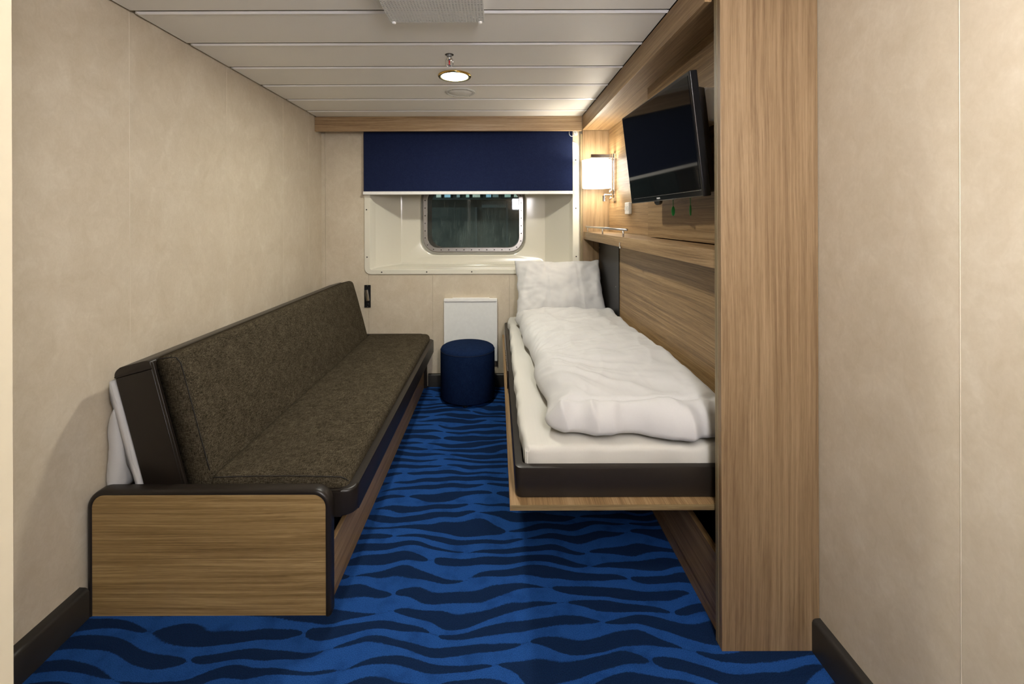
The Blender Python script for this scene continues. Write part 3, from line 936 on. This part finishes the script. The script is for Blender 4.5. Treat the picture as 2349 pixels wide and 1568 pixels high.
# seam lines (welt) on the cushions
def yz_seam(name, pts): obj(name, tube(B(), pts, .0016, 6), plain('dark_thread', (.010, .008, .006), .8), sofa, True)
yz_seam('seat_welt', [(-.985 + .44 * i / 20, 1.5262, .424 + .004 * math.sin(math.pi * i / 20)) for i in range(21)] + [(-.532, 1.5285, .418), (-.5215, 1.537, .404)])
pts = []
for i in range(24):
    t = i / 23
    if t < .85: tt, ss = .088, .03 + .40 * (t / .85)
    else: tt, ss = .088 - .080 * ((t - .85) / .15), .440 + .014 * math.sin((t - .85) / .15 * math.pi / 2)
    x_, z_ = bk(tt, ss); pts.append((x_, 1.5475, z_))
yz_seam('back_welt', pts)

# bedding stowed behind the sofa back
def stowed(y0, y1):
    bm = B(); ny, ns = 60, 26
    prof = []
    for i in range(ns):
        a = 2 * math.pi * i / ns
        prof.append((math.copysign(abs(math.cos(a)) ** .7, math.cos(a)), math.copysign(abs(math.sin(a)) ** .8, math.sin(a))))
    loops = []
    for j in range(ny + 1):
        y = y0 + (y1 - y0) * j / ny
        sh = 1 - max(0, 1 - (y - y0) / .03) ** 2 * .45 - max(0, 1 - (y1 - y) / .03) ** 2 * .45
        l = []
        for cx, sz in prof:
            s = .205 + sz * .222 * (1 - .03 * (1 - sh))
            t = -.133 - .022 + cx * .0195 * sh + .0 * s
            w = fb((s * 9, y * 5, cx), .006, 3, 1, 6) if cx < 0 else 0
            x_, z_ = bk(t + w * .8, s)
            l.append((x_, y + .006 * math.sin(s * 30), z_))
        loops.append(l)
    V = strip(bm, loops); bm.faces.new(V[0][::-1]); bm.faces.new(V[-1])
    return bm
sd = obj('folded_duvet', stowed(1.530, 3.30), MLINEN, None, True, loc=(-1.27, 2.4, .39))
tag(sd, 'white folded duvet tucked flat behind the sofa back', 'duvet')
PM2 = Matrix.Translation((-1.340, 1.845, .508)) @ Matrix.Rotation(math.radians(3), 4, 'Y') @ Matrix.Rotation(math.radians(90), 4, 'Z')
pillow('pillow', .64, .31, .092, PM2, 'white pillow squeezed between the sofa back and the beige wall', 5.3, .7, .02, ex_=9)

# ------------------------------------------------------------------ stool
st = thing('stool', 'round navy blue upholstered stool in front of the white folding table', 'stool', (-.219, 3.245, 0))
pr = [(.150, .022), (.188, .022), (.196, .026), (.199, .034), (.199, .350), (.1975, .366), (.192, .378), (.180, .386), (.150, .391), (.080, .395), (.02, .396)]
obj('upholstery', lathe(B(), pr, (-.219, 3.245, 0), 'Z', 64), MNAVY, st, True)
obj('stool_seam', tube(B(), [(-.219 + .1985 * math.cos(a), 3.245 + .1985 * math.sin(a), .363) for a in [2 * math.pi * i / 64 for i in range(65)]], .0013, 6, False), plain('navy_thread', (.004, .008, .022), .8), st, True)
for a in (-1.62, .45, 2.5):
    obj('foot', lathe(B(), [(.018, 0), (.020, .004), (.020, .0215)], (-.219 + .155 * math.cos(a), 3.245 + .155 * math.sin(a), 0), 'Z', 16), MBLACK, st)

# ------------------------------------------------------------------ fold-down table on the far wall
ft = thing('folding_table', 'white fold-down table hanging flat on the wall behind the stool', 'table', (-.208, YF, .20))
bx('table_leaf', (-.410, 3.448, .205), (-.006, 3.466, .672), plain('white_laminate', (.74, .75, .72), .4), ft, .002)
bx('top_rail', (-.418, 3.440, .672), (.0, YF - .001, .694), MWHITE, ft, .003)
bx('hinge_cover', (-.352, 3.442, .694), (-.062, YF - .001, .699), MWHITE, ft, .0015)
for x0 in (-.418, -.0085):
    bx('side_rail', (x0, 3.444, .205), (x0 + .0085, 3.474, .671), MWHITE, ft, .002)
bx('wall_bracket', (-.38, 3.4665, .25), (-.04, YF - .0005, .66), MWHITEM, ft)

# ------------------------------------------------------------------ reading light at the sofa
rl = thing('recessed_reading_light', 'slim black wall light with a tilted chrome spot above the sofa', 'lamp', (-1.022, YF, .71))
plate = bx('wall_plate', (-1.048, YF - .006, .622), (-.999, YF - .0005, .800), MBLACK, rl, .001)
obj('spot_tube', tube(B(), [(-1.030, YF - .014, .762), (-1.016, YF - .020, .678)], .0125, 18), MCHROME, rl, False)
obj('switch', lathe(B(), [(.010, 0), (.010, -.004), (.008, -.006)], (-1.022, YF - .006, .648), 'Y', 18), MBLACK, plate)
for zz in (.793, .629):
    obj('plate_screw', lathe(B(), [(.003, 0), (.003, -.0015)], (-1.0235, YF - .006, zz), 'Y', 10), MSTEEL, plate)

# ------------------------------------------------------------------ ceiling fittings
vent = thing('ceiling_vent', 'white perforated air vent box with white knobs on the ceiling', 'vent', (-.223, 1.49, ZC))
VX0, VX1, VY0, VY1, VZ = -.400, -.046, 1.313, 1.667, 2.060
bm = B()
nx, ny, hr = 32, 32, .27
px, py = (VX1 - VX0) / nx, (VY1 - VY0) / ny
G = {}
def gv(x, y, z):
    key = (round(x, 5), round(y, 5), round(z, 5))
    if key not in G: G[key] = bm.verts.new((x, y, z))
    return G[key]
for i in range(nx):
    for j in range(ny):
        x0, x1, y0, y1 = VX0 + px * i, VX0 + px * (i + 1), VY0 + py * j, VY0 + py * (j + 1)
        cx, cy = (x0 + x1) / 2, (y0 + y1) / 2
        o = [(x0, y0), (x1, y0), (x1, y1), (x0, y1)]
        h = [(cx - px * hr, cy - py * hr), (cx + px * hr, cy - py * hr), (cx + px * hr, cy + py * hr), (cx - px * hr, cy + py * hr)]
        for q in range(4):
            r_ = (q + 1) % 4
            bm.faces.new((gv(*o[q], VZ), gv(*o[r_], VZ), gv(*h[r_], VZ), gv(*h[q], VZ)))
            bm.faces.new((gv(*h[q], VZ), gv(*h[r_], VZ), gv(*h[r_], VZ + .002), gv(*h[q], VZ + .002)))
obj('perforated_plate', bm, MWHITEM, vent)
bm = B()
rim = [(VX0, VY0), (VX1, VY0), (VX1, VY1), (VX0, VY1)]
strip(bm, [[(p[0], p[1], VZ) for p in rim], [(p[0], p[1], ZC - .0005) for p in rim]])
obj('vent_sides', bm, MWHITEM, vent)
bx('vent_dark_sheet', (VX0 + .002, VY0 + .002, VZ + .020), (VX1 - .002, VY1 - .002, VZ + .024), MBLACK, vent)  # black sheet so the holes look dark; their shade is in the colour
bx('inner_flange', (VX0 + .003, VY1 - .068, VZ + .010), (VX1 - .003, VY1 - .003, VZ + .012), MWHITEM, vent)
for xx in (VX0 + .014, VX1 - .014):
    for yy in (VY1 - .008, VY0 + .008):
        obj('knob', lathe(B(), [(.003, VZ), (.0075, VZ - .002), (.008, VZ - .005), (.0055, VZ - .0085), (.002, VZ - .0095)], (xx, yy, 0), 'Z', 18), MWHITE, vent, True)

sp = thing('sprinkler', 'chrome sprinkler head with a red bulb on the ceiling', 'sprinkler', (-.2246, 2.10, ZC))
cx, cy = -.2246, 2.10
obj('hole_dark_disc', lathe(B(), [(.020, ZC - .0008), (.021, ZC - .0006)], (cx, cy, 0), 'Z', 24), MVOID, sp)  # dark disc laid on the ceiling, painting the shade of an uncut hole
obj('collar', lathe(B(), [(.0125, ZC - .0008), (.0125, ZC - .010), (.011, ZC - .012)], (cx, cy, 0), 'Z', 20), MGREY, sp)
obj('body', lathe(B(), [(.0125, ZC - .012), (.0135, ZC - .020), (.010, ZC - .027), (.004, ZC - .030)], (cx, cy, 0), 'Z', 20), MCHROME, sp, True)
for s_ in (-1, 1):
    obj('frame_arm', tube(B(), [(cx + s_ * .012, cy, ZC - .018), (cx + s_ * .0175, cy, ZC - .026), (cx + s_ * .0175, cy, ZC - .050), (cx + s_ * .013, cy, ZC - .054), (cx, cy, ZC - .055)], .0016, 8), MCHROME, sp, True)
obj('bulb', tube(B(), [(cx, cy, ZC - .030), (cx, cy, ZC - .050)], .0038, 12), MRED, sp, True)
obj('deflector', lathe(B(), [(.012, ZC - .052), (.014, ZC - .053), (.012, ZC - .054)], (cx, cy, 0), 'Z', 20), MCHROME, sp)

def downlight(x, y, strength, label, group):
    d = thing('downlight', label, 'lamp', (x, y, ZC), group)
    bm = B()
    lathe(bm, [(.090, ZC + .0002), (.091, ZC - .004), (.089, ZC - .008), (.086, ZC - .0095)], (x, y, 0), 'Z', 48, cap=False)
    obj('bezel', bm, MGOLD, d, True)
    bm = B(); lathe(bm, [(.086, ZC - .0095), (.082, ZC - .0100), (.073, ZC - .0085), (.071, ZC - .006)], (x, y, 0), 'Z', 48, cap=False)
    obj('inner_ring', bm, plain('dark_ring', (.05, .042, .02), .3), d, True)
    bm = B(); lathe(bm, [(.0005, ZC - .0075), (.0715, ZC - .0070)], (x, y, 0), 'Z', 40, cap=False)
    obj('diffuser', bm, emitter('downlight_glow', COL_DOWN, strength), d, True)
    return d
downlight(-.2287, 2.406, E_DOWN_FAR, 'lit gold-rimmed downlight between the sprinkler and the loudspeaker', 'ceiling downlights')
downlight(.34, .16, E_DOWN_ADDED, 'added gold-rimmed downlight above the camera, unseen, for frontal light', 'ceiling downlights')  # second downlight added out of view for frontal light
spk = thing('ceiling_speaker', 'round white loudspeaker set in the ceiling near the blind', 'speaker', (-.223, 2.714, ZC))
bm = B(); lathe(bm, [(.093, ZC - .0005), (.0935, ZC - .003), (.089, ZC - .007), (.075, ZC - .0075), (.0725, ZC - .004)], (-.223, 2.714, 0), 'Z', 48, cap=False)
rg_ = obj('rim', bm, MWHITEM, spk, True)
obj('grille', lathe(B(), [(.072, ZC - .001), (.071, ZC - .0055), (.03, ZC - .008), (.002, ZC - .0083)], (-.223, 2.714, 0), 'Z', 40), MSPK, spk, True)
for a in (.9, 2.2, 4.2, 5.3):
    obj('rim_screw', lathe(B(), [(.0025, ZC - .0072), (.0025, ZC - .0082)], (-.223 + .083 * math.cos(a), 2.714 + .083 * math.sin(a), 0), 'Z', 8), MDARKH, rg_)

# added opal light behind the camera, standing in for a camera flash
el = thing('flash_stand_in', 'added opal light on the unseen back wall, standing in for a flash', 'lamp', (.40, YB, 1.48))
bx('back_plate', (.27, YB + .001, 1.48), (.53, YB + .02, 2.06), MWHITEM, el, .003)
bx('flash_diffuser', (.28, YB + .0205, 1.50), (.52, YB + .12, 2.04), emitter('flash_glow', COL_FLASH, E_FLASH), el, .015, 3)
